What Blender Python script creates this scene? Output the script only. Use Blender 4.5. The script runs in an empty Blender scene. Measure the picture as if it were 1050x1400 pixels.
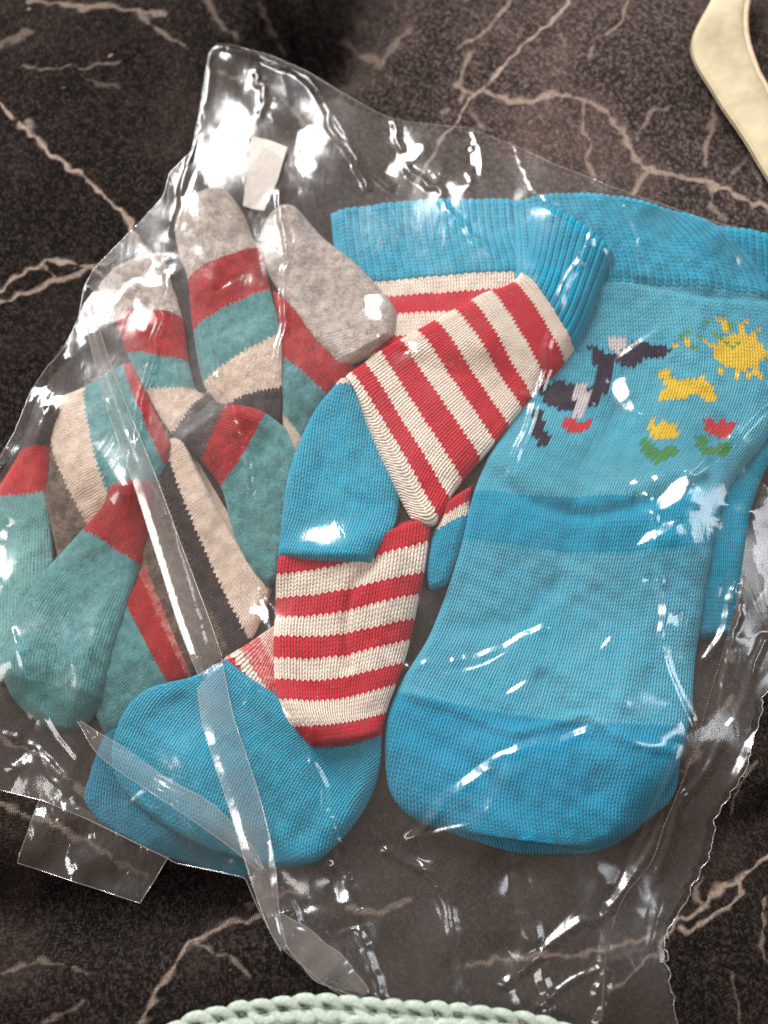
import bpy, math, random
import numpy as np
from mathutils import Vector
random.seed(7); rng = np.random.default_rng(7)
MM = 0.001
sc = bpy.context.scene
# ------------------------------------------------------------------ camera
D = 450.0; TH = math.radians(16); ZT = 10.0; PX = 0.25; F = D / PX       # mm, focal in photo pixels
CAM = np.array([0.0, -D * math.sin(TH), ZT + D * math.cos(TH)])
cd = bpy.data.cameras.new('camera'); cam = bpy.data.objects.new('camera', cd); sc.collection.objects.link(cam)
cam.location = Vector(CAM * MM); cam.rotation_euler = (TH, 0, 0)
cd.sensor_fit = 'VERTICAL'; cd.sensor_height = 24; cd.lens = 24 * F / 1400.0
cd.clip_start = 0.01; cd.clip_end = 50
cd.dof.use_dof = True; cd.dof.focus_distance = 0.440; cd.dof.aperture_fstop = cd.lens / 8.0
sc.camera = cam
# ------------------------------------------------------------------ light: a room by day, one bright window and a paler one
w = bpy.data.worlds.new('World'); sc.world = w; w.use_nodes = True
bg = w.node_tree.nodes['Background']; bg.inputs[1].default_value = 1.0
_n = w.node_tree.nodes; _l = w.node_tree.links; _tc = _n.new('ShaderNodeTexCoord'); _dot = _n.new('ShaderNodeVectorMath'); _dot.operation = 'DOT_PRODUCT'
_l.new(_tc.outputs['Generated'], _dot.inputs[0]); _dot.inputs[1].default_value = Vector((-0.62, 0.60, 0.50)).normalized()
_mr = _n.new('ShaderNodeMapRange'); _mr.inputs[1].default_value = -0.2; _mr.inputs[2].default_value = 1.0; _l.new(_dot.outputs['Value'], _mr.inputs[0])
_mx = _n.new('ShaderNodeMix'); _mx.data_type = 'RGBA'; _mx.inputs[6].default_value = (0.17, 0.105, 0.070, 1); _mx.inputs[7].default_value = (0.52, 0.405, 0.335, 1)
_l.new(_mr.outputs[0], _mx.inputs[0]); _l.new(_mx.outputs[2], bg.inputs[0])      # warm room walls, paler on the window's side
def window(name, pos, size, power, col):
    l = bpy.data.lights.new(name, 'AREA'); l.shape = 'RECTANGLE'; l.size, l.size_y = size; l.energy = power; l.color = col
    o = bpy.data.objects.new(name, l); sc.collection.objects.link(o); o.location = pos
    o.rotation_euler = (Vector((0, 0, 0)) - Vector(pos)).to_track_quat('-Z', 'Y').to_euler()
    return o
LP = np.array([-600.0, 1120.0, 930.0])
window('window_light', Vector(LP * MM), (0.38, 0.9), 36.0, (1.0, 0.98, 0.955))
window('far_window_light', (1.35, 0.25, 1.0), (0.32, 1.0), 9.0, (0.90, 0.95, 1.0))
window('side_window_light', (-1.35, -0.15, 1.0), (0.32, 0.9), 9.0, (1.0, 0.96, 0.92))
vs = sc.view_settings; vs.view_transform = 'Standard'; vs.look = 'None'; vs.exposure = 0.22; vs.gamma = 1.0
cy = sc.cycles; cy.use_denoising = True; cy.max_bounces = 8; cy.transparent_max_bounces = 16; cy.use_adaptive_sampling = True; cy.adaptive_threshold = 0.02; cy.caustics_reflective = False
cy.sample_clamp_indirect = 4.0

# ------------------------------------------------------------------ mapping and small maths
ct, st = math.cos(TH), math.sin(TH)
def W(px, py, z):                                   # photo point on the horizontal plane at height z (mm)
    px = np.asarray(px, float); py = np.asarray(py, float); z = np.asarray(z, float)
    dx = (px - 525) / F; dy = -(py - 700) / F
    ry = dy * ct + st; rz = dy * st - ct
    k = (z - CAM[2]) / rz
    return CAM[0] + k * dx, CAM[1] + k * ry
def PXY(x, y, z):                                   # back to photo coordinates
    vx = x - CAM[0]; vy = y - CAM[1]; vz = z - CAM[2]
    cy_ = vy * ct + vz * st; cz = -vy * st + vz * ct
    return 525 + F * vx / -cz, 700 - F * cy_ / -cz
def catmull(P, n):                                  # P (k,m) -> n rows, also returns row parameter
    P = np.asarray(P, float); k = len(P)
    Q = np.vstack([2 * P[0] - P[1], P, 2 * P[-1] - P[-2]])
    t = np.linspace(0, k - 1, n); i = np.minimum(t.astype(int), k - 2); f = (t - i)[:, None]
    a, b, c, d = Q[i], Q[i + 1], Q[i + 2], Q[i + 3]
    return 0.5 * ((2 * b) + (-a + c) * f + (2 * a - 5 * b + 4 * c - d) * f * f + (-a + 3 * b - 3 * c + d) * f ** 3), t
def poly_in(poly, x, y):
    poly = np.asarray(poly, float); r = np.zeros(np.shape(x), bool); j = len(poly) - 1
    for i in range(len(poly)):
        xi, yi = poly[i]; xj, yj = poly[j]
        if yi != yj:
            r ^= ((yi > y) != (yj > y)) & (x < (xj - xi) * (y - yi) / (yj - yi) + xi)
        j = i
    return r
def seg_dist(pts, x, y, full=False):
    best = np.full(np.shape(x), 1e9)
    for (x0, y0), (x1, y1) in zip(pts[:-1], pts[1:]):
        dx, dy = x1 - x0, y1 - y0; L = dx * dx + dy * dy + 1e-9
        t = np.clip(((x - x0) * dx + (y - y0) * dy) / L, 0, 1)
        best = np.minimum(best, np.hypot(x - x0 - t * dx, y - y0 - t * dy))
    return best
def blur(a, s):
    r = max(1, int(3 * s)); k = np.exp(-0.5 * (np.arange(-r, r + 1) / s) ** 2); k /= k.sum()
    for ax in (0, 1):
        p = np.pad(a, [(r, r) if i == ax else (0, 0) for i in (0, 1)], mode='edge')
        o = np.zeros_like(a)
        for i, kk in enumerate(k):
            o += kk * (p[i:i + a.shape[0], :] if ax == 0 else p[:, i:i + a.shape[1]])
        a = o
    return a
def dilate(a, r):
    for ax in (0, 1):
        p = np.pad(a, [(r, r) if i == ax else (0, 0) for i in (0, 1)], mode='edge'); o = a.copy()
        for i in range(2 * r + 1):
            o = np.maximum(o, p[i:i + a.shape[0], :] if ax == 0 else p[:, i:i + a.shape[1]])
        a = o
    return a
class Waves:                                        # smooth random field
    def __init__(s, n, lo, hi, seed):
        g = np.random.default_rng(seed); a = g.uniform(0, 2 * math.pi, n); L = np.exp(g.uniform(math.log(lo), math.log(hi), n))
        s.k = np.stack([np.cos(a), np.sin(a)], 1) * (2 * math.pi / L)[:, None]; s.p = g.uniform(0, 6.28, n); s.n = n; s.a = (L / hi) ** 0.7
    def __call__(s, x, y):
        o = np.zeros(np.shape(x))
        for k, p, a in zip(s.k, s.p, s.a): o += a * np.sin(k[0] * x + k[1] * y + p)
        return o / math.sqrt(s.n / 2)
# height raster of everything laid down so far (world mm)
X0, X1, Y0, Y1, RS = -190.0, 190.0, -235.0, 240.0, 1.0
NX, NY = int((X1 - X0) / RS) + 1, int((Y1 - Y0) / RS) + 1
gx, gy = np.meshgrid(X0 + RS * np.arange(NX), Y0 + RS * np.arange(NY))
def samp(A, x, y):
    fx = np.clip((x - X0) / RS, 0, NX - 1.001); fy = np.clip((y - Y0) / RS, 0, NY - 1.001)
    i = fx.astype(int); j = fy.astype(int); fx = fx - i; fy = fy - j
    return (A[j, i] * (1 - fx) + A[j, i + 1] * fx) * (1 - fy) + (A[j + 1, i] * (1 - fx) + A[j + 1, i + 1] * fx) * fy

# ------------------------------------------------------------------ objects
def link(o, parent=None):
    sc.collection.objects.link(o)
    if parent: o.parent = parent
    return o
def tag(o, label=None, cat=None, group=None, kind=None):
    if label: o['label'] = label
    if cat: o['category'] = cat
    if group: o['group'] = group
    if kind: o['kind'] = kind
    return o
def empty(name, label, cat, group=None, loc=(0, 0, 0)):
    o = bpy.data.objects.new(name, None); o.empty_display_size = 0.01; o.location = loc
    return tag(link(o), label, cat, group)
def mesh_obj(name, V, Fc, mat, parent=None, uv=None, cols=None, smooth=True):
    me = bpy.data.meshes.new(name); V = np.asarray(V, np.float32); Fc = np.asarray(Fc, np.int32)
    n, m = Fc.shape
    me.vertices.add(len(V)); me.vertices.foreach_set('co', V.ravel())
    me.loops.add(n * m); me.loops.foreach_set('vertex_index', Fc.ravel())
    me.polygons.add(n); me.polygons.foreach_set('loop_start', np.arange(0, n * m, m, dtype=np.int32))
    me.polygons.foreach_set('loop_total', np.full(n, m, np.int32))
    me.update(calc_edges=True)
    if smooth: me.polygons.foreach_set('use_smooth', np.ones(n, bool))
    if uv is not None:
        l = me.uv_layers.new(name='UVMap'); l.data.foreach_set('uv', np.asarray(uv, np.float32)[Fc.ravel()].ravel())
    if cols:
        for k, c in cols.items():
            a = me.color_attributes.new(k, 'FLOAT_COLOR', 'POINT'); a.data.foreach_set('color', np.asarray(c, np.float32).ravel())
    me.materials.append(mat)
    return link(bpy.data.objects.new(name, me), parent)
def grid_faces(nr, nc, flip=False):
    i = np.arange(nr - 1)[:, None] * nc + np.arange(nc - 1)[None, :]
    q = np.stack([i, i + 1, i + nc + 1, i + nc], -1).reshape(-1, 4)
    return q[:, ::-1] if flip else q

# ------------------------------------------------------------------ materials
def srgb(r, g, b):
    f = lambda c: (c / 255 / 12.92) if c / 255 <= 0.04045 else ((c / 255 + 0.055) / 1.055) ** 2.4
    return (f(r), f(g), f(b), 1)
class NT:
    def __init__(s, name):
        s.m = bpy.data.materials.new(name); s.m.use_nodes = True; s.t = s.m.node_tree; s.t.nodes.clear()
        s.out = s.t.nodes.new('ShaderNodeOutputMaterial')
    def n(s, ty, **kw):
        x = s.t.nodes.new('ShaderNode' + ty)
        for k, v in kw.items(): setattr(x, k, v)
        return x
    def set(s, node, key, v):
        if isinstance(v, bpy.types.NodeSocket): s.t.links.new(v, node.inputs[key])
        else: node.inputs[key].default_value = v
    def math(s, op, a, b=None, c=None, clamp=False):
        x = s.n('Math', operation=op, use_clamp=clamp)
        for i, v in enumerate((a, b, c)):
            if v is not None: s.set(x, i, v)
        return x.outputs[0]
    def mix(s, f, a, b, blend='MIX'):
        x = s.n('Mix', data_type='RGBA', blend_type=blend); s.set(x, 0, f); s.set(x, 6, a); s.set(x, 7, b); return x.outputs[2]
    def noise(s, vec, scale, detail=2, rough=0.5, dist=0):
        x = s.n('TexNoise'); s.set(x, 'Vector', vec); s.set(x, 'Scale', scale); s.set(x, 'Detail', detail); s.set(x, 'Roughness', rough); s.set(x, 'Distortion', dist); return x.outputs[0]
    def ramp(s, f, stops, const=False):
        x = s.n('ValToRGB'); r = x.color_ramp; r.interpolation = 'CONSTANT' if const else 'LINEAR'
        s.set(x, 0, f)
        while len(r.elements) < len(stops): r.elements.new(1.0)
        if len(stops) == 1: stops = [stops[0], (1.0, stops[0][1])]
        for e, (p, c) in zip(r.elements, stops): e.position = p; e.color = c
        return x.outputs[0]
    def maprange(s, v, a, b, c=0.0, d=1.0):
        x = s.n('MapRange'); s.set(x, 0, v); s.set(x, 1, a); s.set(x, 2, b); s.set(x, 3, c); s.set(x, 4, d); return x.outputs[0]
WALE, COURSE, SK = 1.95, 1.5, 1.6
def knit_height(u, v, wale, course, rib=False):     # the same relief as the shader, for the mesh itself
    a = np.abs(np.mod(u / wale, 1) - 0.5) * 2
    y = np.mod(v / course + a * SK * 0.5, 1)
    h = np.sqrt(np.clip(np.sin(math.pi * np.clip(a, 0, 1)), 0, 1)) * (0.7 + 0.3 * np.sin(math.pi * y))
    if rib: h = h * 0.4 + 1.5 * (0.5 - 0.5 * np.cos(2 * math.pi * u / wale))
    return h
def knit_mat(name, vmax, bands, wale=WALE, course=COURSE, fuzz=0.3, rib=False, heather=0.35, rough=0.9, hscale=1.0, patch=0.0, motif=False, groove=None, ragged=0.0):
    """bands: [(v_start_mm, colourA, colourB, speckle amount)]"""
    T = NT(name); uv = T.n('UVMap', uv_map='UVMap').outputs[0]; sp = T.n('SeparateXYZ'); T.set(sp, 0, uv)
    geo = T.n('TexCoord').outputs['Object']
    wob = T.math('MULTIPLY', T.math('SUBTRACT', T.noise(geo, 260, 1), 0.5), 0.9)
    u = T.math('ADD', sp.outputs[0], T.math('MULTIPLY', wob, 0.35)); v = T.math('ADD', sp.outputs[1], T.math('MULTIPLY', wob, 0.8))
    uw = T.math('DIVIDE', u, wale)
    a = T.math('MULTIPLY', T.math('ABSOLUTE', T.math('SUBTRACT', T.math('FRACT', uw), 0.5)), 2.0)
    vv = T.math('ADD', T.math('DIVIDE', v, course), T.math('MULTIPLY', a, SK * 0.5))
    y = T.math('FRACT', vv)
    leg = T.math('POWER', T.math('SINE', T.math('MULTIPLY', a, math.pi)), 0.6, clamp=True)
    h = T.math('MULTIPLY', leg, T.math('ADD', T.math('MULTIPLY', T.math('SINE', T.math('MULTIPLY', y, math.pi)), 0.42), 0.58))
    fac = T.math('DIVIDE', T.math('MULTIPLY', T.math('FLOOR', T.math('ADD', T.math('ADD', vv, -0.3), T.math('MULTIPLY', T.math('SUBTRACT', T.noise(geo, 700, 2), 0.5), 2.0 * ragged))), course), vmax, clamp=True)
    sA, sB, sF = [], [], []
    for b in bands:
        p = min(1, max(0, b[0] / vmax)); f = b[3] if len(b) > 3 else heather
        sA.append((p, b[1])); sB.append((p, b[2] if len(b) > 2 and b[2] else tuple(x * 0.62 for x in b[1][:3]) + (1,))); sF.append((p, (f, f, f, 1)))
    A = T.ramp(fac, sA, True); B = T.ramp(fac, sB, True); S = T.ramp(fac, sF, True)
    cell = T.n('CombineXYZ'); T.set(cell, 0, T.math('FLOOR', T.math('MULTIPLY', uw, 2.0))); T.set(cell, 1, T.math('FLOOR', vv))
    wn = T.n('TexWhiteNoise', noise_dimensions='2D'); T.set(wn, 'Vector', cell.outputs[0])
    n1 = T.noise(geo, 420 * hscale, 5, 0.75)
    n3 = T.noise(geo, 150 * hscale, 4, 0.8)
    mixn = T.math('ADD', T.math('MULTIPLY', T.maprange(T.math('ADD', T.math('MULTIPLY', n1, 0.6), T.math('MULTIPLY', n3, 0.4)), 0.43, 0.58), 0.75), T.math('MULTIPLY', wn.outputs[0], 0.25))
    if patch:
        mixn = T.math('ADD', T.math('MULTIPLY', mixn, 1 - patch), T.math('MULTIPLY', T.maprange(T.noise(geo, 22, 3, 0.6, 0.6), 0.3, 0.7), patch))
    col = T.mix(T.math('MULTIPLY', mixn, S), A, B)
    if groove: col = T.mix(T.math('MULTIPLY', T.math('POWER', T.math('SUBTRACT', 1.0, leg), 2.0), 0.4), col, groove)      # dull darker teal mixed in between the columns of stitches
    if motif:
        at = T.n('VertexColor', layer_name='motif'); col = T.mix(at.outputs[1], col, at.outputs[0])
    lint = T.maprange(T.noise(geo, 900, 2, 0.6), 0.66, 0.74); col = T.mix(T.math('MULTIPLY', lint, 0.22 + 0.3 * max(0, fuzz - 0.5)), col, (0.55, 0.55, 0.52, 1))
    fz = T.noise(geo, 2600, 3, 0.7); fz2 = T.noise(geo, 1100, 3, 0.7)
    hh = T.math('ADD', T.math('MULTIPLY', h, 1.0 - fuzz * 0.55), T.math('ADD', T.math('MULTIPLY', fz, 0.55 * fuzz + 0.12), T.math('MULTIPLY', fz2, 0.9 * fuzz)))
    bmp = T.n('Bump'); T.set(bmp, 'Height', hh); T.set(bmp, 'Distance', 0.0007); T.set(bmp, 'Strength', 1.0)
    p = T.n('BsdfPrincipled'); T.set(p, 'Base Color', col); T.set(p, 'Roughness', rough); T.set(p, 'Specular IOR Level', 0.18)
    T.set(p, 'Sheen Weight', 0.04 + 0.22 * fuzz); T.set(p, 'Sheen Roughness', 0.45); T.set(p, 'Normal', bmp.outputs[0])
    T.t.links.new(p.outputs[0], T.out.inputs[0]); return T.m

def film_mat(name, haze=0.05, refl=0.10, rough=0.07, bump=0.10, tint=(0.97, 0.97, 0.97, 1)):
    T = NT(name); geo = T.n('TexCoord').outputs['Object']
    mp = T.n('Mapping'); T.set(mp, 'Vector', geo); mp.inputs['Rotation'].default_value = (0, 0, 0.5); mp.inputs['Scale'].default_value = (1, 0.45, 1)
    n = T.math('ADD', T.noise(mp.outputs[0], 60, 3, 0.55, 1.2), T.math('MULTIPLY', T.noise(geo, 420, 2), 0.10))
    bmp = T.n('Bump'); vr = T.n('TexVoronoi', feature='DISTANCE_TO_EDGE'); T.set(vr, 'Scale', 42)
    wv_ = T.n('TexNoise'); T.set(wv_, 'Vector', geo); T.set(wv_, 'Scale', 30); va = T.n('VectorMath', operation='MULTIPLY_ADD'); T.set(va, 0, wv_.outputs[1]); va.inputs[1].default_value = (0.03, 0.03, 0); T.set(va, 2, mp.outputs[0]); T.t.links.new(va.outputs[0], vr.inputs['Vector'])
    vr2 = T.n('TexVoronoi', feature='DISTANCE_TO_EDGE'); T.t.links.new(va.outputs[0], vr2.inputs['Vector']); T.set(vr2, 'Scale', 95)
    crk = T.math('ADD', T.math('MINIMUM', vr.outputs[0], 0.05), T.math('MULTIPLY', T.math('MINIMUM', vr2.outputs[0], 0.06), 0.35))
    n = T.math('SUBTRACT', n, T.math('MULTIPLY', crk, 1.8))
    T.set(bmp, 'Height', n); T.set(bmp, 'Distance', 0.0022); T.set(bmp, 'Strength', bump)
    lw = T.n('LayerWeight'); T.set(lw, 'Blend', 0.5); T.set(lw, 'Normal', bmp.outputs[0])
    f = T.math('ADD', T.math('MULTIPLY', T.math('POWER', lw.outputs[1], 3.0), 0.8), refl, clamp=True)
    tr = T.n('BsdfTransparent'); T.set(tr, 0, tint)
    gl = T.n('BsdfGlossy'); T.set(gl, 'Roughness', T.maprange(T.noise(geo, 45, 3, 0.6), 0.35, 0.68, rough * 0.6, rough * 2.0)); T.set(gl, 'Normal', bmp.outputs[0]); T.set(gl, 'Color', (1, 1, 1, 1))
    df = T.n('BsdfDiffuse'); T.set(df, 0, (0.85, 0.85, 0.86, 1)); T.set(df, 'Normal', bmp.outputs[0])
    g2 = T.n('BsdfGlossy'); T.set(g2, 'Roughness', 0.30); T.set(g2, 'Normal', bmp.outputs[0]); T.set(g2, 'Color', (0.9, 0.95, 1, 1))
    gm = T.n('MixShader'); T.set(gm, 0, 0.16); T.t.links.new(gl.outputs[0], gm.inputs[1]); T.t.links.new(g2.outputs[0], gm.inputs[2])
    tl = T.n('BsdfTranslucent'); T.set(tl, 0, (0.85, 0.85, 0.86, 1))
    m0 = T.n('MixShader'); T.set(m0, 0, 0.4); T.t.links.new(df.outputs[0], m0.inputs[1]); T.t.links.new(tl.outputs[0], m0.inputs[2])
    cloud = T.maprange(T.noise(geo, 28, 3, 0.6), 0.35, 0.7, haze * 0.6, haze * 1.6)
    m1 = T.n('MixShader'); T.set(m1, 0, cloud); T.t.links.new(tr.outputs[0], m1.inputs[1]); T.t.links.new(m0.outputs[0], m1.inputs[2])
    m2 = T.n('MixShader'); T.set(m2, 0, f); T.t.links.new(m1.outputs[0], m2.inputs[1]); T.t.links.new(gm.outputs[0], m2.inputs[2])
    T.t.links.new(m2.outputs[0], T.out.inputs[0]); return T.m
def plain_mat(name, col, rough=0.6, nscale=300, var=0.2, bump=0.0003):
    T = NT(name); geo = T.n('TexCoord').outputs['Object']; n = T.noise(geo, nscale, 4, 0.6)
    c = T.mix(T.maprange(n, 0.35, 0.65), tuple(x * (1 - var) for x in col[:3]) + (1,), col)
    b = T.n('Bump'); T.set(b, 'Height', T.noise(geo, nscale * 4, 3)); T.set(b, 'Distance', bump)
    p = T.n('BsdfPrincipled'); T.set(p, 'Base Color', c); T.set(p, 'Roughness', rough); T.set(p, 'Normal', b.outputs[0])
    T.t.links.new(p.outputs[0], T.out.inputs[0]); return T.m

# ------------------------------------------------------------------ the dark patterned cloth everything lies on
veins = [
 (4.5, 1.0, [(-10,138),(18,160),(40,183),(60,202),(100,232),(140,263),(170,295),(186,322),(200,350)]), (7,.5,[(36,165),(44,185),(60,200)]),
 (5, .9, [(-10,408),(30,372),(66,356),(100,358),(140,375),(170,400)]), (5,.8,[(-10,420),(40,400),(80,383),(130,366),(160,350)]), (4,.7,[(58,360),(76,384)]),
 (4, 1.0, [(790,-20),(779,2),(752,32),(710,66),(675,104),(635,146),(600,200),(568,250),(555,300)]), (3.5,.6,[(700,-10),(690,15),(657,48),(627,66)]),
 (6, .75, [(637,125),(675,128),(705,140),(722,142),(740,128),(775,132),(805,138),(840,162),(856,195),(870,218),(888,235)]),
 (6, .9, [(888,235),(925,238),(965,250),(1000,262),(1060,292)]), (7,.8,[(888,233),(875,245),(860,264)]), (4,.6,[(795,140),(800,180),(804,215),(811,245)]),
 (4,.55,[(872,190),(882,160),(894,146),(915,147)]), (7,.6,[(977,143),(974,165),(968,190),(966,220)]), (7,.65,[(645,74),(632,98),(626,114),(633,134)]),
 (5,.6,[(855,0),(853,25),(830,47)]), (8,.5,[(812,63),(806,75)]), (6,.4,[(765,50),(775,60)]), (6,.5,[(975,255),(970,280),(990,300)]), (5,.4,[(1030,215),(1042,270)]),
 (7,.35,[(1050,190),(1000,240)]), (4,.4,[(603,160),(612,150)]), (4,.4,[(645,150),(655,175)]),
 (6,.5,[(40,0),(100,9),(150,8),(222,20)]), (6,.45,[(190,18),(214,40),(240,55),(256,62)]), (3,.45,[(35,92),(100,92),(162,87)]), (8,.3,[(280,0),(300,28),(318,48)]),
 (6,.25,[(352,0),(368,35),(386,72)]), (8,.3,[(0,60),(40,40)]), (5,.25,[(120,110),(160,118)]),(8,.25,[(470,60),(520,90),(560,40)]),
 (6,.8,[(1060,1165),(1026,1192),(990,1210),(961,1236),(930,1262),(900,1292)]), (6,.75,[(1005,1200),(1018,1222),(1000,1240),(965,1258),(935,1275)]), (6,.6,[(960,1200),(950,1225),(965,1240)]),
 (4,.4,[(1035,1040),(1010,1075),(1000,1110)]), (4,.3,[(1000,1330),(1010,1400)]), (5,.4,[(1046,1230),(1040,1290),(1052,1330)]),
 (6,.6,[(190,1400),(225,1345),(242,1312),(262,1288),(305,1268),(350,1255)]), (5,.4,[(262,1288),(300,1300),(340,1330)]), (5,.25,[(0,1330),(60,1312),(120,1330)]), (5,.25,[(60,1400),(120,1370)]),
 (7,.5,[(640,1320),(720,1306),(800,1305),(880,1285)]), (8,.5,[(470,1240),(520,1250),(560,1230)]), (8,.45,[(330,1235),(420,1215)]), (8,.5,[(850,1100),(940,1050),(1000,950)]),
 (6,.5,[(0,1010),(60,1035),(130,1100)]), (6,.5,[(300,100),(380,120),(420,180)]), (5,.5,[(900,1300),(830,1360)]), (8,.4,[(980,640),(1010,760),(1000,900)]), (7,.5,[(0,1100),(80,1130),(200,1200)]),
]
def bumpf(px, py, cx, cy_, rx, ry, rot=0):
    c, s = math.cos(rot), math.sin(rot); x = px - cx; y = py - cy_
    return np.exp(-(((x * c + y * s) / rx) ** 2 + ((-x * s + y * c) / ry) ** 2))
foldw = Waves(9, 45, 130, 3); foldw2 = Waves(8, 18, 40, 4)
def cloth_h(x, y):
    px, py = PXY(x, y, 0.0)
    h = 2.6 * foldw(x, y) + 0.35 * foldw2(x, y)
    h = h - 38 * np.exp(-(seg_dist([(490,-200),(485,0),(455,45),(415,55)], px, py) / 58.0) ** 2)      # gap between the two raised halves
    h = h - 6 * np.exp(-(seg_dist([(395,-60),(388,60),(420,110)], px, py) / 16.0) ** 2)
    h = h + 9 * bumpf(px, py, 820, 150, 330, 230, 0.4) + 7 * bumpf(px, py, 130, 170, 210, 260)
    h = h - 24 * np.exp(-(seg_dist([(-80,1240),(150,1245),(330,1215)], px, py) / 60.0) ** 2)
    h = h + 8 / (1 + np.exp(-(py - np.interp(px, [-80, 0, 150, 350, 500], [1345, 1335, 1300, 1258, 1255])) / 7.0)) * (px < 520) * np.clip((520 - px) / 150, 0, 1)
    h = h - 6 * np.exp(-(seg_dist([(1110,1100),(960,1150),(930,1220)], px, py) / 30.0) ** 2)
    h = h + 4 * bumpf(px, py, 1040, 1260, 90, 80)
    return h
def build_cloth():
    T = NT('dark_veined_jersey'); uv = T.n('UVMap', uv_map='UVMap').outputs[0]; sp = T.n('SeparateXYZ'); T.set(sp, 0, uv)
    geo = T.n('TexCoord').outputs['Object']; wob = T.math('MULTIPLY', T.math('SUBTRACT', T.noise(geo, 70, 3), 0.5), 1.6)
    u = T.math('ADD', sp.outputs[0], wob); v = T.math('ADD', sp.outputs[1], T.math('MULTIPLY', wob, 0.5))
    uw = T.math('DIVIDE', u, 1.3); a = T.math('MULTIPLY', T.math('ABSOLUTE', T.math('SUBTRACT', T.math('FRACT', uw), 0.5)), 2.0)
    vv = T.math('ADD', T.math('DIVIDE', v, 1.1), T.math('MULTIPLY', a, 0.6))
    h = T.math('MULTIPLY', T.math('SINE', T.math('MULTIPLY', a, math.pi)), T.math('ADD', T.math('MULTIPLY', T.math('SINE', T.math('MULTIPLY', T.math('FRACT', vv), math.pi)), 0.6), 0.4))
    cell = T.n('CombineXYZ'); T.set(cell, 0, T.math('FLOOR', T.math('MULTIPLY', uw, 2.0))); T.set(cell, 1, T.math('FLOOR', vv))
    wn = T.n('TexWhiteNoise', noise_dimensions='2D'); T.set(wn, 'Vector', cell.outputs[0])
    vo = T.n('TexVoronoi'); T.set(vo, 'Vector', geo); T.set(vo, 'Scale', 1050); vc = T.n('SeparateColor'); T.set(vc, 0, vo.outputs[1])
    base = T.mix(T.maprange(T.noise(geo, 800, 4, 0.8), 0.45, 0.68), (0.001, 0.0008, 0.0008, 1), (0.011, 0.008, 0.007, 1))
    base = T.mix(T.math('MULTIPLY', T.math('POWER', vc.outputs[0], 3.0), 0.55), base, (0.075, 0.058, 0.052, 1))
    base = T.mix(T.math('MULTIPLY', T.math('POWER', T.math('MAXIMUM', h, 0.0), 1.5), 0.3), base, (0.05, 0.043, 0.039, 1))      # raised stitches mixed towards a lighter grey
    base = T.mix(T.math('MULTIPLY', T.maprange(wn.outputs[0], 0.7, 1.0), 0.3), base, (0.11, 0.088, 0.08, 1))
    base = T.mix(T.maprange(T.noise(geo, 22, 4, 0.6, 0.4), 0.5, 0.75, 0.0, 0.18), base, (0.16, 0.115, 0.10, 1))
    at = T.n('VertexColor', layer_name='print'); edge = T.math('MULTIPLY', at.outputs[1], 1.0)
    s3 = T.n('SeparateColor'); T.set(s3, 0, at.outputs[0])
    frag = T.math('ADD', s3.outputs[0], T.math('MULTIPLY', T.math('SUBTRACT', T.noise(geo, 260, 6, 0.85), 0.5), 1.0))
    vein = T.math('MULTIPLY', T.math('POWER', T.maprange(frag, 0.25, 0.95), 1.4), T.maprange(s3.outputs[0], 0.05, 0.9))
    thread = T.math('ADD', 0.05, T.math('ADD', T.math('MULTIPLY', T.noise(geo, 900, 3, 0.7), 0.7), T.math('ADD', T.math('MULTIPLY', h, 0.45), T.math('MULTIPLY', wn.outputs[0], 0.4))))
    vein = T.math('MULTIPLY', vein, thread, clamp=True)
    base = T.mix(s3.outputs[2], base, T.mix(1.0, base, (6.0, 5.8, 6.0, 1), 'MULTIPLY'))  # third channel multiplies the cloth lighter towards the upper right
    col = T.mix(T.math('MULTIPLY', vein, s3.outputs[1]), base, (0.52, 0.41, 0.34, 1))
    bmp = T.n('Bump'); T.set(bmp, 'Height', T.math('ADD', T.math('ADD', T.math('MULTIPLY', h, 0.7), T.math('MULTIPLY', T.math('SUBTRACT', 1.0, vo.outputs[0]), 0.5)), T.math('MULTIPLY', T.noise(geo, 2200, 3, 0.7), 0.8))); T.set(bmp, 'Distance', 0.0006)
    p = T.n('BsdfPrincipled'); T.set(p, 'Base Color', col); T.set(p, 'Roughness', 0.95); T.set(p, 'Specular IOR Level', 0.05)
    T.set(p, 'Sheen Weight', 0.0); T.set(p, 'Sheen Roughness', 0.5); T.set(p, 'Normal', bmp.outputs[0]); T.t.links.new(p.outputs[0], T.out.inputs[0])
    s = 0.7; nx = int(460 / s); ny = int(560 / s)
    x, y = np.meshgrid(-230 + s * np.arange(nx), -270 + s * np.arange(ny)); z = cloth_h(x, y)
    px, py = PXY(x, y, z); wx = Waves(14, 14, 70, 21); wy = Waves(14, 14, 70, 22)
    qx = px + 3.5 * wx(px, py); qy = py + 3.5 * wy(px, py)
    wd = 0.9 + 0.5 * Waves(10, 10, 50, 23)(px, py)
    m = np.zeros_like(px); op = np.zeros_like(px)
    for wdt, o, pts in veins:
        d = seg_dist(pts, qx, qy); f = np.clip(1.15 - 0.62 * d / (wdt * 1.0 * wd), 0, 1) ** 1.6; sel = f > m
        m = np.where(sel, f, m); op = np.where(sel, o, op)
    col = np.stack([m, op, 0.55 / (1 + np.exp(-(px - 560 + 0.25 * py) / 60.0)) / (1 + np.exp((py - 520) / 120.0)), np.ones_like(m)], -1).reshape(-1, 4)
    # two halves of cloth with their own run of stitches
    a = np.where(px < 430, 0.15, 0.45); U = x * np.cos(a) + y * np.sin(a); Vv = -x * np.sin(a) + y * np.cos(a)
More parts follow.
